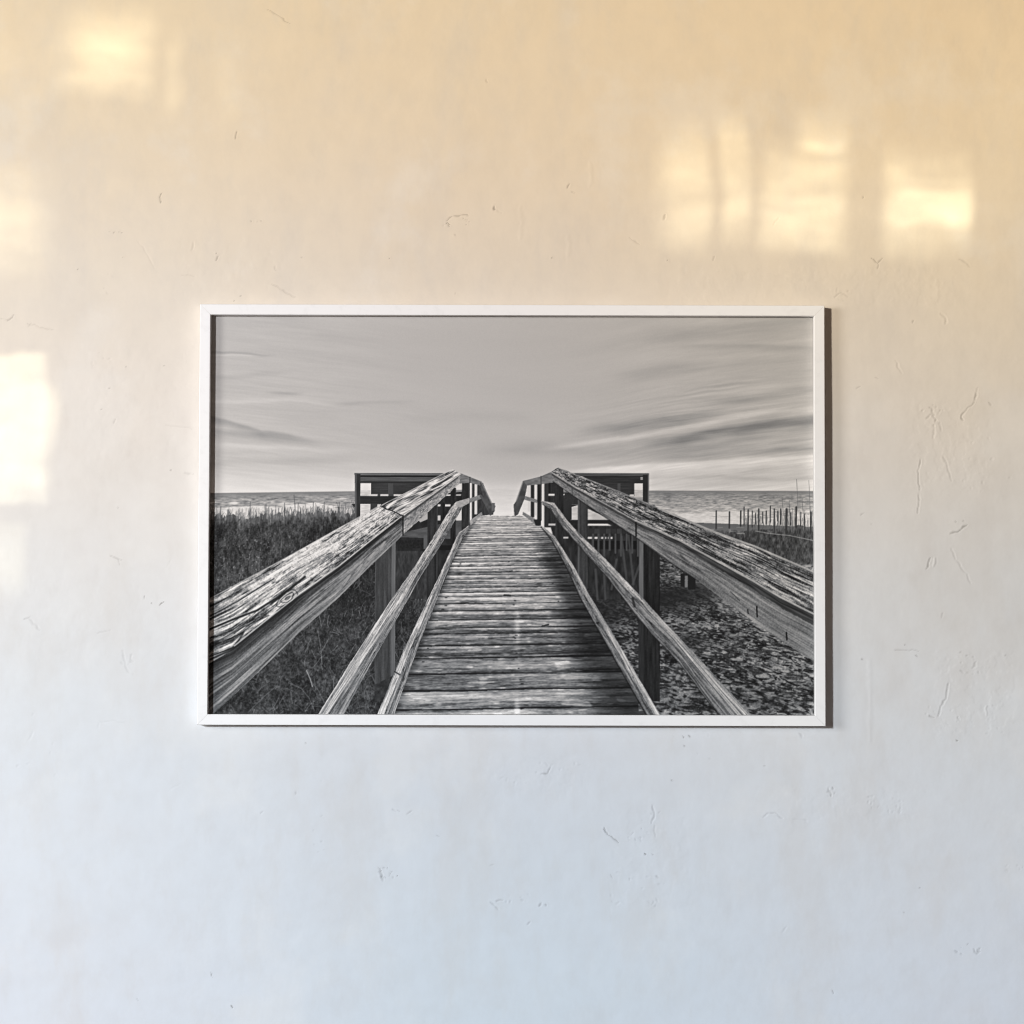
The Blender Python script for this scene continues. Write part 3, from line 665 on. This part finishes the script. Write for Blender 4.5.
def wall_relief(gx, gy):
    """height (in units, + towards the room) and dirt (0-1) at grid lines gx, gy (drawing units)"""
    X, Y = np.meshgrid(gx.astype(np.float32), gy.astype(np.float32))
    Hh = np.zeros(X.shape, np.float32); D = np.zeros(X.shape, np.float32)
    rng = random.Random(4)
    def sub(x0, y0, x1, y1):
        i0, i1 = np.searchsorted(gx, [x0, x1]); j0, j1 = np.searchsorted(gy, [y0, y1])
        return (slice(j0, j1), slice(i0, i1))
    def seg(pts, w, depth, dirt=0.0, lipp=.5):
        xs = [p[0] for p in pts]; ys = [p[1] for p in pts]; r = w * 3 + 4
        sl = sub(min(xs) - r, min(ys) - r, max(xs) + r, max(ys) + r)
        x = X[sl]; y = Y[sl]
        x = x + 1.1 * (vn(x * .24, y * .24, 501) - .5) * 2 + .35 * (vn(x * .9, y * .9, 503) - .5); y = y + 1.1 * (vn(x * .24, y * .24, 502) - .5) * 2
        d = None
        for (ax, ay), (bx, by) in zip(pts[:-1], pts[1:]):
            dx, dy = bx - ax, by - ay; L = dx * dx + dy * dy + 1e-6
            t = np.clip(((x - ax) * dx + (y - ay) * dy) / L, 0, 1)
            q = np.hypot(x - ax - t * dx, y - ay - t * dy) / (1.0 - .45 * np.abs(2 * t - 1))
            d = q if d is None else np.minimum(d, q)
        g = np.exp(-(d / w) ** 2)
        Hh[sl] += -depth * g + depth * lipp * .5 * np.exp(-((d - w * 2.0) / w) ** 2)
        D[sl] = np.maximum(D[sl], dirt * np.exp(-(d / (w * .95)) ** 2))
    def pit(x, y, r, depth, dirt=0.0): seg([(x - r * .3, y - r * .2), (x + r * .3, y + r * .25)], r, depth, dirt, .8)
    def cluster(x0, y0, x1, y1, n, r=.8, depth=.5, dirt=.25):
        for k in range(n):
            x = rng.uniform(x0, x1); y = rng.uniform(y0, y1); a = rng.uniform(0, 6.28); L = rng.uniform(.5, 3.2)
            seg([(x, y), (x + L * math.cos(a), y + L * math.sin(a))], r * rng.uniform(.5, 1.1), depth * rng.uniform(.6, 1.6), min(1, dirt * rng.uniform(.3, 1.6)))
    def flake(x0, y0, x1, y1, amp, seed):
        """a patch where the skim coat has flaked unevenly"""
        sl = sub(x0, y0, x1, y1); x = X[sl]; y = Y[sl]
        e = sst(0, .35, np.minimum(np.minimum(x - x0, x1 - x) / (x1 - x0), np.minimum(y - y0, y1 - y) / (y1 - y0)) * 2)
        n = sst(.48, .56, fbm(x * .13, y * .13, seed, 4))
        Hh[sl] += -amp * n * e
    # broad trowel waves
    X2 = X + 30 * (fbm(X * .004, Y * .004, 510, 2) - .5)
    Hh += 2.6 * (fbm(X2 * .006, Y * .009, 511, 3) - .5) + .95 * (fbm(X2 * .020, Y * .026, 512, 3) - .5)
    Hh += .30 * (fbm(X * .07, Y * .05, 513, 3) - .5) + .05 * (vn(X * .5, Y * .5, 514) - .5)
    # long faint vertical trowel ridges
    for (x, y0, y1) in [(520, 205, 238), (568, 235, 255), (868, 660, 740), (590, 160, 185), (938, 278, 300)]:
        seg([(x, y0), (x + 1.5, (y0 + y1) / 2), (x, y1)], 2.2, -.16)
    # scratches and hairline cracks (x, y)
    L = [([(266, 5), (278, 12), (289, 20)], .8, .5, .35), ([(233, 136), (235, 129)], 1.0, .9, .55), ([(159, 200), (158.4, 195), (160, 190)], .7, .8, .75),
         ([(137, 240), (147, 254), (153, 266)], 1.0, .3, 0), ([(270, 283), (282, 289), (294, 296)], .9, .5, .25), ([(214, 259), (217, 255)], .9, .7, .5),
         ([(190, 250), (192, 240)], 1, .4, .1), ([(180, 274), (196, 275)], .9, .4, .1), ([(274, 265), (275, 270)], .9, .5, .2),
         ([(5, 320), (11, 317), (13, 313)], .9, .6, .4), ([(0, 318), (8, 319)], .8, .4, .2), ([(26, 323), (38, 326), (52, 330)], .9, .55, .2), ([(27, 326), (31, 321)], .8, .4, .1),
         ([(113, 424), (116, 418)], .9, .5, .2), ([(184, 473), (194, 474)], 1, .3, .2), ([(165, 424), (192, 428)], 1.2, .25, .1), ([(110, 555), (122, 560)], 1.0, .5, .3), ([(118, 558), (121, 566)], 1.0, .5, .2),
         ([(144, 599), (146, 595)], .9, .6, .45), ([(160, 605), (165, 601)], 1.1, .7, .8), ([(25, 620), (31, 616)], .9, .5, .3), ([(171, 560), (168, 568)], 1, .3, .0),
         ([(30, 618), (36, 625), (41, 630)], 1.0, .4, .15), ([(98, 633), (110, 630)], 1.0, .35, .15), ([(124, 650), (126, 664), (130, 673)], 1.4, .4, .15), ([(132, 655), (134, 664)], 1.0, .4, .15),
         ([(101, 722), (114, 720), (128, 723)], .9, .35, .05), ([(101, 722), (100, 728)], .8, .3, 0), ([(170, 790), (182, 782)], 1, .25, 0), ([(30, 740), (36, 730)], 1, .3, 0),
         ([(446, 219), (453, 215), (459, 214), (467, 213)], .8, .7, .45), ([(447, 221), (450, 223)], .9, .8, .6), ([(493, 204), (494.5, 208)], 1.0, .9, .7), ([(496, 208), (502, 211)], .9, .6, .1),
         ([(568, 187), (571, 182)], .9, .7, .5), ([(571, 190), (574, 190)], .8, .6, .3), ([(486, 76), (486, 79)], .9, .5, .3), ([(630, 236), (640, 243)], 1.0, .5, .2),
         ([(664, 218), (666, 213)], 1.0, .6, .3), ([(714, 259), (716, 255)], .9, .5, .3), ([(865, 197), (864, 194)], .8, .6, .5), ([(873, 257), (879, 263), (885, 256)], .9, .6, .45), ([(880, 264), (878, 268)], .8, .5, .3),
         ([(962, 258), (968, 261), (972, 266)], 1.0, .4, .2), ([(835, 297), (842, 291), (850, 296)], 1.0, .4, .2), ([(780, 215), (776, 223)], 1, .35, .1),
         ([(979, 388), (975, 402), (966, 411), (961, 416)], 1.0, .9, .35), ([(961, 416), (963, 421)], 1.2, 1.0, .5), ([(990, 401), (991, 405)], .9, .5, .3),
         ([(926, 418), (932, 413), (938, 421)], 1.1, .7, .25), ([(931, 407), (936, 416)], 1.0, .6, .2), ([(935, 425), (934, 438)], 1.6, .4, .05), ([(940, 424), (942, 430)], 1, .4, .1),
         ([(921, 460), (919, 470), (920, 490), (919, 506), (918, 513)], .9, .95, .28), ([(943, 456), (948, 468), (953, 481)], 1.2, .5, .12), ([(896, 360), (903, 373)], 1.2, .5, .05),
         ([(950, 533), (957, 532), (960, 529), (967, 526)], 1.0, .9, .55), ([(955, 522), (956, 523)], .9, .6, .5), ([(964, 521), (965, 522)], .9, .6, .5),
         ([(926, 570), (928, 563), (931, 558)], 1.0, .9, .4), ([(933, 566), (935, 559)], 1.6, -.6, 0), ([(951, 548), (955, 560), (967, 574), (970, 584)], 1.2, .5, .1),
         ([(858, 389), (862, 386)], 1, .5, .25), ([(861, 515), (863, 512)], 1, .5, .3), ([(871, 524), (873, 525)], .9, .4, .2), ([(914, 322), (915, 320)], 1, .5, .35), ([(942, 312), (948, 317), (947, 323)], 1.5, .5, .1), ([(941, 617), (943, 613)], 1, .4, .2), ([(875, 377), (879, 378)], .9, .4, .2),
         ([(894, 649), (906, 649.5), (918, 651)], .8, .5, .25), ([(915, 654), (917, 656)], 1.1, .6, .45), ([(861, 658), (863, 659)], 1.3, .7, .5), ([(965, 655), (967, 654)], 1, .5, .35),
         ([(947, 684), (945, 698), (939, 707), (936, 716)], 1.1, .8, .25), ([(928, 715), (934, 717)], 1.0, .7, .3), ([(971, 668), (976, 662)], 1.2, .5, .15), ([(985, 705), (984, 716)], 1.4, -.5, 0), ([(954, 739), (956, 740)], 1.0, .8, .7),
         ([(826, 786), (830, 795)], 1.2, .6, .25), ([(762, 817), (768, 812), (776, 813), (782, 818)], 1.0, .7, .2), ([(790, 817), (806, 819)], .9, .3, .05), ([(917, 886), (919, 887)], 1, .5, .4), ([(829, 987), (831, 990)], .9, .5, .4),
         ([(952, 948), (955, 951)], 1, .6, .3), ([(970, 946), (974, 951), (977, 946)], 1.0, .6, .3), ([(797, 733), (802, 736)], 1.1, .5, .2), ([(762, 765), (764, 765)], 1, .4, .3), ([(780, 930), (785, 924)], .9, .4, .1), ([(901, 910), (903, 911)], .9, .4, .3),
         ([(541, 773), (547, 772), (551, 768)], 1.1, .8, .4), ([(545, 762), (549, 766)], 1, .5, .1), ([(393, 807), (397, 810)], 1, .5, .2), ([(407, 813), (413, 809)], 1, .5, .3), ([(399, 809), (401, 810)], .9, .4, .3),
         ([(491, 899), (496, 904), (499, 908)], 1.2, .7, .2), ([(496, 899), (503, 897)], 1.1, .7, .3), ([(528, 922), (531, 919)], 1, .6, .3), ([(539, 904), (541, 901)], 1, .6, .4), ([(545, 902), (546, 903)], 1.1, .7, .55),
         ([(603, 828), (610, 834), (618, 841)], .9, .9, .5), ([(604, 827), (605, 831)], 1.2, .8, .4), ([(651, 804), (654, 812), (651, 822)], 1.0, .7, .2), ([(655, 824), (654, 836)], 1.2, .4, .1), ([(644, 851), (645, 853)], 1.0, 1.0, .9), ([(651, 853), (653, 854)], 1, .5, .4),
         ([(671, 779), (672, 779.5)], .9, .8, .7), ([(610, 873), (612, 875)], 1, .5, .3), ([(656, 874), (658, 877)], 1, .5, .3), ([(490, 863), (494, 862)], 1, .4, .2), ([(437, 834), (440, 835)], 1, .3, .2),
         ([(683, 735), (684, 737)], .9, .7, .7), ([(688, 735), (689, 736)], .9, .7, .7), ([(684, 744), (685, 745)], .9, .7, .6), ([(672, 735), (673, 736)], .7, .5, .4),
         ([(306, 742), (307, 743)], .9, .5, .4), ([(296, 790), (297, 793)], .9, .5, .3), ([(262, 812), (265, 810)], 1, .4, .2), ([(213, 969), (214.5, 974)], .8, .8, .6), ([(233, 1001), (235, 1004)], .9, .9, .85), ([(140, 995), (141, 997)], .8, .3, .3)]
    for pts, w, dp, di in L: seg(pts, w * .80, dp * 1.05, min(1, di * .9))
    for x in (108, 112, 117, 121): pit(x, 230 + (x % 3) * .5, .8, .7, .45)
    for x in (250, 255, 260): pit(x, 219.5 + (x % 2), .8, .7, .4)
    for (x, y) in [(454, 234), (300, 256), (389, 257), (164, 366), (108, 387), (170, 470), (117, 508), (152, 603), (215, 252), (668, 259), (121, 255), (552, 256), (454, 292), (100, 408), (124, 367), (446, 222), (1004, 655), (905, 645), (75, 268), (240, 295), (233, 300)]:
        pit(x, y, .75, .8, .55)
    cluster(377, 865, 398, 877, 16, .8, .6, .45); seg([(381, 868), (384, 879)], 1.0, .7, .3); cluster(440, 212, 470, 224, 9, .7, .5, .25)
    cluster(922, 405, 944, 428, 12, .9, .55, .15); cluster(862, 795, 905, 812, 22, 1.0, .38, .06); cluster(950, 942, 978, 953, 8, .8, .5, .25)
    cluster(535, 760, 582, 774, 12, 1.0, .4, .08); cluster(500, 776, 545, 788, 10, 1, .3, .06); cluster(640, 800, 660, 845, 9, .9, .45, .1); cluster(620, 828, 645, 842, 8, .9, .45, .15); cluster(610, 868, 665, 905, 16, 1.1, .35, .08)
    cluster(960, 650, 978, 676, 10, .9, .45, .15); cluster(925, 700, 1010, 735, 16, 1.1, .4, .06); cluster(90, 352, 112, 366, 8, .8, .45, .08); cluster(120, 648, 138, 675, 9, 1, .4, .1)
    cluster(505, 893, 530, 903, 8, 1, .4, .1); cluster(823, 782, 833, 798, 6, .9, .5, .2); cluster(835, 288, 855, 300, 8, .9, .4, .12); cluster(100, 258, 112, 300, 5, .9, .3, .05); cluster(1000, 860, 1022, 872, 6, .9, .35, .08)
    cluster(960, 430, 1015, 500, 12, 1.2, .35, .04); cluster(310, 770, 330, 860, 7, 1, .25, .08); cluster(690, 700, 720, 760, 5, .8, .3, .1); cluster(20, 700, 60, 780, 8, 1, .3, .05)
    flake(925, 640, 1024, 745, 0.189, 530); flake(900, 390, 1000, 500, 0.168, 531); flake(600, 790, 700, 920, 0.118, 532); flake(470, 750, 600, 800, 0.118, 533); flake(70, 330, 210, 480, 0.105, 534); flake(640, 260, 1000, 310, 0.126, 535); flake(760, 780, 930, 830, 0.118, 536); flake(160, 230, 300, 305, 0.105, 537); flake(-10, 560, 200, 680, 0.084, 538)
    return Hh, D

def grid_mesh(name, P, nx, ny):
    """P: (ny, nx, 3) array of points, rows top to bottom, facing -Y"""
    me = bpy.data.meshes.new(name)
    nv = nx * ny; nf = (nx - 1) * (ny - 1)
    me.vertices.add(nv); me.vertices.foreach_set('co', P.astype(np.float32).ravel())
    i = np.arange(nv).reshape(ny, nx)
    q = np.stack([i[1:, :-1], i[1:, 1:], i[:-1, 1:], i[:-1, :-1]], -1).reshape(-1).astype(np.int32)
    me.loops.add(nf * 4); me.loops.foreach_set('vertex_index', q)
    me.polygons.add(nf); me.polygons.foreach_set('loop_start', np.arange(0, nf * 4, 4, dtype=np.int32))
    me.polygons.foreach_set('use_smooth', np.ones(nf, bool))
    me.update(calc_edges=True)
    return me

def point_attr(me, name, vals):
    a = me.attributes.new(name, 'FLOAT', 'POINT'); a.data.foreach_set('value', vals.astype(np.float32).ravel())

gx = axis_lines(-1100, 2124, -24, 1048, 1.0); gy = axis_lines(-700, 1724, -24, 1048, 1.0)
Hh, D = wall_relief(gx, gy)
GX, GY = np.meshgrid(gx, gy)
P = np.stack([(GX - 512) * S, -Hh * S * RELIEF, (512 - GY) * S], -1)
me = grid_mesh('wall', P, len(gx), len(gy)); point_attr(me, 'dirt', D)
wall = bpy.data.objects.new('wall', me); COL.objects.link(wall)
wall['kind'] = 'structure'
m, nt, b = new_mat('worn plaster with painted light tint'); k = NT(nt)
tc = nt.nodes.new('ShaderNodeTexCoord'); sp = nt.nodes.new('ShaderNodeSeparateXYZ'); nt.links.new(tc.outputs['Object'], sp.inputs[0])
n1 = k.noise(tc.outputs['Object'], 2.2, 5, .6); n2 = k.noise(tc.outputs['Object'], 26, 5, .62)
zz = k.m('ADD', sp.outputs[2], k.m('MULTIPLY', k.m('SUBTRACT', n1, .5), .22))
col = k.ramp(k.m('MULTIPLY_ADD', zz, 1 / 1.7, .5), WALL_LIGHT_RAMP)  # base colour carries part of the wall's light gradient by height
mv = nt.nodes.new('ShaderNodeMapping'); mv.inputs['Scale'].default_value = (1.0, 1.0, .38); nt.links.new(tc.outputs['Object'], mv.inputs[0])
n3 = k.noise(mv.outputs[0], 34, 4, .6); n4 = k.noise(mv.outputs[0], 7.5, 6, .62); n5 = k.noise(tc.outputs['Object'], 4.0, 6, .6)
col = k.mixc(k.smooth(n2, .35, .75, 0, .10), col, (.50, .47, .43))                 # cloudy wash
col = k.mixc(k.smooth(n3, .50, .80, 0, .16), col, (.56, .53, .49))                 # faint vertical brush marks
col = k.mixc(k.smooth(n4, .48, .66, 0, .22), col, (.60, .56, .52))
col = k.mixc(k.smooth(n5, .52, .66, 0, .20), col, (.82, .81, .79))                 # paler re-plastered patches
col = k.mixc(k.smooth(k.noise(tc.outputs['Object'], 5.5, 6, .6), .52, .72, 0, .14), col, (.60, .56, .54))
at = nt.nodes.new('ShaderNodeAttribute'); at.attribute_name = 'dirt'
col = k.mixc(at.outputs['Fac'], col, (.10, .085, .065))
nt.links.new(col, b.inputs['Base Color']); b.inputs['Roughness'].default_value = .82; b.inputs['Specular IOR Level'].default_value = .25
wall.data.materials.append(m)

# ------------------------------------------------------------------ the framed picture
FX0, FX1, FZ0, FZ1 = FRAME                      # outer edges in metres
FW, FD, REC = .0167, .024, .0158                # face width, depth, depth of the print below the face
root = bpy.data.objects.new('framed_picture', None); COL.objects.link(root)
root.location = ((FX0 + FX1) / 2, 0, (FZ0 + FZ1) / 2); root.empty_display_size = .1; root.rotation_euler = (0, math.radians(.13), 0)
root['label'] = 'white framed black and white photograph of a beach boardwalk hanging on the plaster wall'
root['category'] = 'framed picture'
cx, cz = root.location.x, root.location.z
hw, hh = (FX1 - FX0) / 2, (FZ1 - FZ0) / 2

bm = bmesh.new()
bv = .0009
prof = [(0, -.0042), (0, -FD + bv), (bv * .3, -FD + bv * .3), (bv, -FD), (FW - bv, -FD), (FW - bv * .3, -FD + bv * .3), (FW, -FD + bv), (FW, -.006)]   # (inwards, y)
corners = [(-1, -1), (1, -1), (1, 1), (-1, 1)]
for a in range(4):                              # four mitred sides with a hairline joint between them
    (ax, az), (bx_, bz) = corners[a], corners[(a + 1) % 4]
    gx_, gz_ = (.00013 * (bx_ - ax) / 2, .00013 * (bz - az) / 2)
    A = [bm.verts.new((ax * (hw - u) + gx_, v, az * (hh - u) + gz_)) for u, v in prof]
    B = [bm.verts.new((bx_ * (hw - u) - gx_, v, bz * (hh - u) - gz_)) for u, v in prof]
    for q in range(len(prof)):
        r = (q + 1) % len(prof)
        bm.faces.new((A[q], B[q], B[r], A[r]))
    bm.faces.new(A); bm.faces.new(B[::-1])
bmesh.ops.recalc_face_normals(bm, faces=bm.faces)
fm = bpy.data.meshes.new('frame'); bm.to_mesh(fm); bm.free()
frame = bpy.data.objects.new('frame', fm); COL.objects.link(frame); frame.parent = root
m, nt, b = new_mat('white satin lacquer on wood'); k = NT(nt)
tc = nt.nodes.new('ShaderNodeTexCoord')
mp = nt.nodes.new('ShaderNodeMapping'); mp.inputs['Scale'].default_value = (1, 1, 1); nt.links.new(tc.outputs['Object'], mp.inputs[0])
n = k.noise(mp.outputs[0], 60, 6, .65)
col = k.mixc(k.smooth(n, .50, .72, 0, .35), FRAME_COL, tuple(c * .86 for c in FRAME_COL))
nt.links.new(col, b.inputs['Base Color']); b.inputs['Roughness'].default_value = .55; b.inputs['Specular IOR Level'].default_value = .3
bp = nt.nodes.new('ShaderNodeBump'); bp.inputs['Strength'].default_value = .05; bp.inputs['Distance'].default_value = .0004
nt.links.new(k.noise(tc.outputs['Object'], 420, 3), bp.inputs['Height']); nt.links.new(bp.outputs[0], b.inputs['Normal'])
fm.materials.append(m)

# backing board behind the print
bm = bmesh.new()
bmesh.ops.create_cube(bm, size=1.0)
for v in bm.verts: v.co = (v.co.x * 2 * (hw - .0175), -.0045 + v.co.y * .005, v.co.z * 2 * (hh - .0175))
bd = bpy.data.meshes.new('backing_board'); bm.to_mesh(bd); bm.free()
bo = bpy.data.objects.new('backing_board', bd); COL.objects.link(bo); bo.parent = root
m, nt, b = new_mat('grey card'); b.inputs['Base Color'].default_value = (.3, .27, .23, 1); b.inputs['Roughness'].default_value = .9
bd.materials.append(m)

# the print: one flat sheet whose vertices carry the grey values of the picture
G = paint_print()
nh, nw = G.shape
pw, ph = hw - FW - .0003, hh - FW - .0003
IX0, IX1, IY0, IY1 = PRINT_WIN                  # the part of the drawing the sheet shows
px = np.linspace(IX0, IX1, int((IX1 - IX0) * RES)); py = np.linspace(IY0, IY1, int((IY1 - IY0) * RES))
def sample(G, px, py):
    fx = np.clip((px - PX0) / (PX1 - PX0) * nw - .5, 0, nw - 1.001); fy = np.clip((py - PY0) / (PY1 - PY0) * nh - .5, 0, nh - 1.001)
    ix = fx.astype(int); iy = fy.astype(int); ax = (fx - ix)[None, :]; ay = (fy - iy)[:, None]
    a = G[np.ix_(iy, ix)]; b = G[np.ix_(iy, ix + 1)]; c = G[np.ix_(iy + 1, ix)]; d = G[np.ix_(iy + 1, ix + 1)]
    return (a * (1 - ax) + b * ax) * (1 - ay) + (c * (1 - ax) + d * ax) * ay
V = sample(G, px, py)
U, W_ = np.meshgrid(np.linspace(-pw, pw, len(px)), np.linspace(ph, -ph, len(py)))
P = np.stack([U, np.full(U.shape, -FD + REC), W_], -1)
me = grid_mesh('print', P, len(px), len(py))
point_attr(me, 'grey', np.where(V <= .04045, V / 12.92, ((V + .055) / 1.055) ** 2.4))
pr = bpy.data.objects.new('print', me); COL.objects.link(pr); pr.parent = root
pr['label'] = 'black and white photograph of a weathered boardwalk leading over dunes to the sea'
m, nt, b = new_mat('matte photo paper'); k = NT(nt)
at = nt.nodes.new('ShaderNodeAttribute'); at.attribute_name = 'grey'
g = k.m('MULTIPLY', at.outputs['Fac'], PRINT_GAIN)
col = k.mixc(k.smooth(at.outputs['Fac'], .05, .5), TONE_DARK, TONE_LIGHT)      # cool blacks, slightly warm paper white
mul = nt.nodes.new('ShaderNodeVectorMath'); mul.operation = 'SCALE'
nt.links.new(col, mul.inputs[0]); nt.links.new(g, mul.inputs['Scale'])
nt.links.new(mul.outputs[0], b.inputs['Base Color']); b.inputs['Roughness'].default_value = .6; b.inputs['Specular IOR Level'].default_value = .12
me.materials.append(m)

# ------------------------------------------------------------------ light: a window far to the left, its sunlit panes thrown on the wall
def lamp(name, loc, power, radius):
    l = bpy.data.lights.new(name, 'POINT'); l.energy = power; l.shadow_soft_size = radius; l.use_nodes = True
    o = bpy.data.objects.new(name, l); o.location = loc; COL.objects.link(o)
    nt = l.node_tree; nt.nodes.clear()
    out = nt.nodes.new('ShaderNodeOutputLight'); em = nt.nodes.new('ShaderNodeEmission'); nt.links.new(em.outputs[0], out.inputs[0])
    k = NT(nt); tc = nt.nodes.new('ShaderNodeTexCoord'); sp = nt.nodes.new('ShaderNodeSeparateXYZ'); nt.links.new(tc.outputs['Normal'], sp.inputs[0])
    # where this ray of the lamp meets the plane of the wall (metres)
    X = k.m('ADD', k.m('MULTIPLY', k.m('DIVIDE', sp.outputs[0], sp.outputs[1]), -loc[1]), loc[0])
    Z = k.m('ADD', k.m('MULTIPLY', k.m('DIVIDE', sp.outputs[2], sp.outputs[1]), -loc[1]), loc[2])
    return o, nt, em, k, X, Z

o, nt, em, k, X, Z = lamp('daylight_lamp', KEY_LOC, KEY_POWER, KEY_RADIUS)
zf = k.m('MULTIPLY_ADD', Z, 1 / 1.7, .5)
cl, cm, cr = [k.ramp(zf, r) for r in KEY_RAMPS]      # the colour of the daylight at the left, in the middle and at the right
c = k.mixc(k.smooth(X, wx(60), wx(560)), cl, cm); c = k.mixc(k.smooth(X, wx(460), wx(980)), c, cr)
nt.links.new(c, em.inputs[0]); em.inputs[1].default_value = 1

l = bpy.data.lights.new('soft_side_lamp', 'POINT'); l.energy = SIDE_POWER; l.shadow_soft_size = 1.1; l.color = SIDE_COL
o = bpy.data.objects.new('soft_side_lamp', l); o.location = SIDE_LOC; COL.objects.link(o)

o, nt, em, k, X, Z = lamp('sun_through_window_lamp', SUN_LOC, SUN_POWER, .006)
cv = nt.nodes.new('ShaderNodeCombineXYZ'); nt.links.new(X, cv.inputs[0]); nt.links.new(Z, cv.inputs[1])
na = k.m('SUBTRACT', k.noise(cv.outputs[0], 7, 1, .5), .5); nb = k.m('SUBTRACT', k.noise(cv.outputs[0], 11, 2, .5), .5)
X = k.m('MULTIPLY_ADD', na, .034, X); Z = k.m('MULTIPLY_ADD', nb, .034, Z)
cv2 = nt.nodes.new('ShaderNodeCombineXYZ'); nt.links.new(k.m('MULTIPLY', X, .35), cv2.inputs[0]); nt.links.new(Z, cv2.inputs[1])
st = k.noise(cv2.outputs[0], 26, 2, .5)
tot = None
for (x0, x1, y0, y1, e0, e1, f0, f1, a) in PANES:          # edges in units, softness left/right and top/bottom, brightness
    p = k.m('MULTIPLY', k.smooth(X, wx(x0 - e0), wx(x0 + e0)), k.smooth(X, wx(x1 - e1), wx(x1 + e1), 1, 0))
    q = k.m('MULTIPLY', k.smooth(Z, wz(y0 + f0), wz(y0 - f0), 1, 0), k.smooth(Z, wz(y1 + f1), wz(y1 - f1)))
    v = k.m('MULTIPLY', k.m('MULTIPLY', p, q), a)
    tot = v if tot is None else k.m('ADD', tot, v)
tot = k.m('MULTIPLY', tot, k.m('MULTIPLY_ADD', st, 1.8, .10))
em.inputs[0].default_value = (*SUN_COL, 1); nt.links.new(tot, em.inputs[1])

w = bpy.data.worlds.new('World'); scene.world = w; w.use_nodes = True
bg = w.node_tree.nodes.get('Background'); bg.inputs[0].default_value = (*AMB_COL, 1); bg.inputs[1].default_value = AMB

# ------------------------------------------------------------------ camera
cam = bpy.data.cameras.new('camera'); co = bpy.data.objects.new('camera', cam); COL.objects.link(co)
DIST = 4.0; PITCH = math.radians(2.4)
co.location = (0, -DIST * math.cos(PITCH), -DIST * math.sin(PITCH)); co.rotation_euler = (math.pi / 2 + PITCH, 0, 0)
cam.sensor_width = 36; cam.lens = 36 * DIST / (1024 * S); cam.clip_end = 100
scene.camera = co
scene.view_settings.view_transform = 'Standard'; scene.view_settings.look = 'None'; scene.view_settings.exposure = 0
scene.cycles.filter_width = 1.0
scene.cycles.use_denoising = True
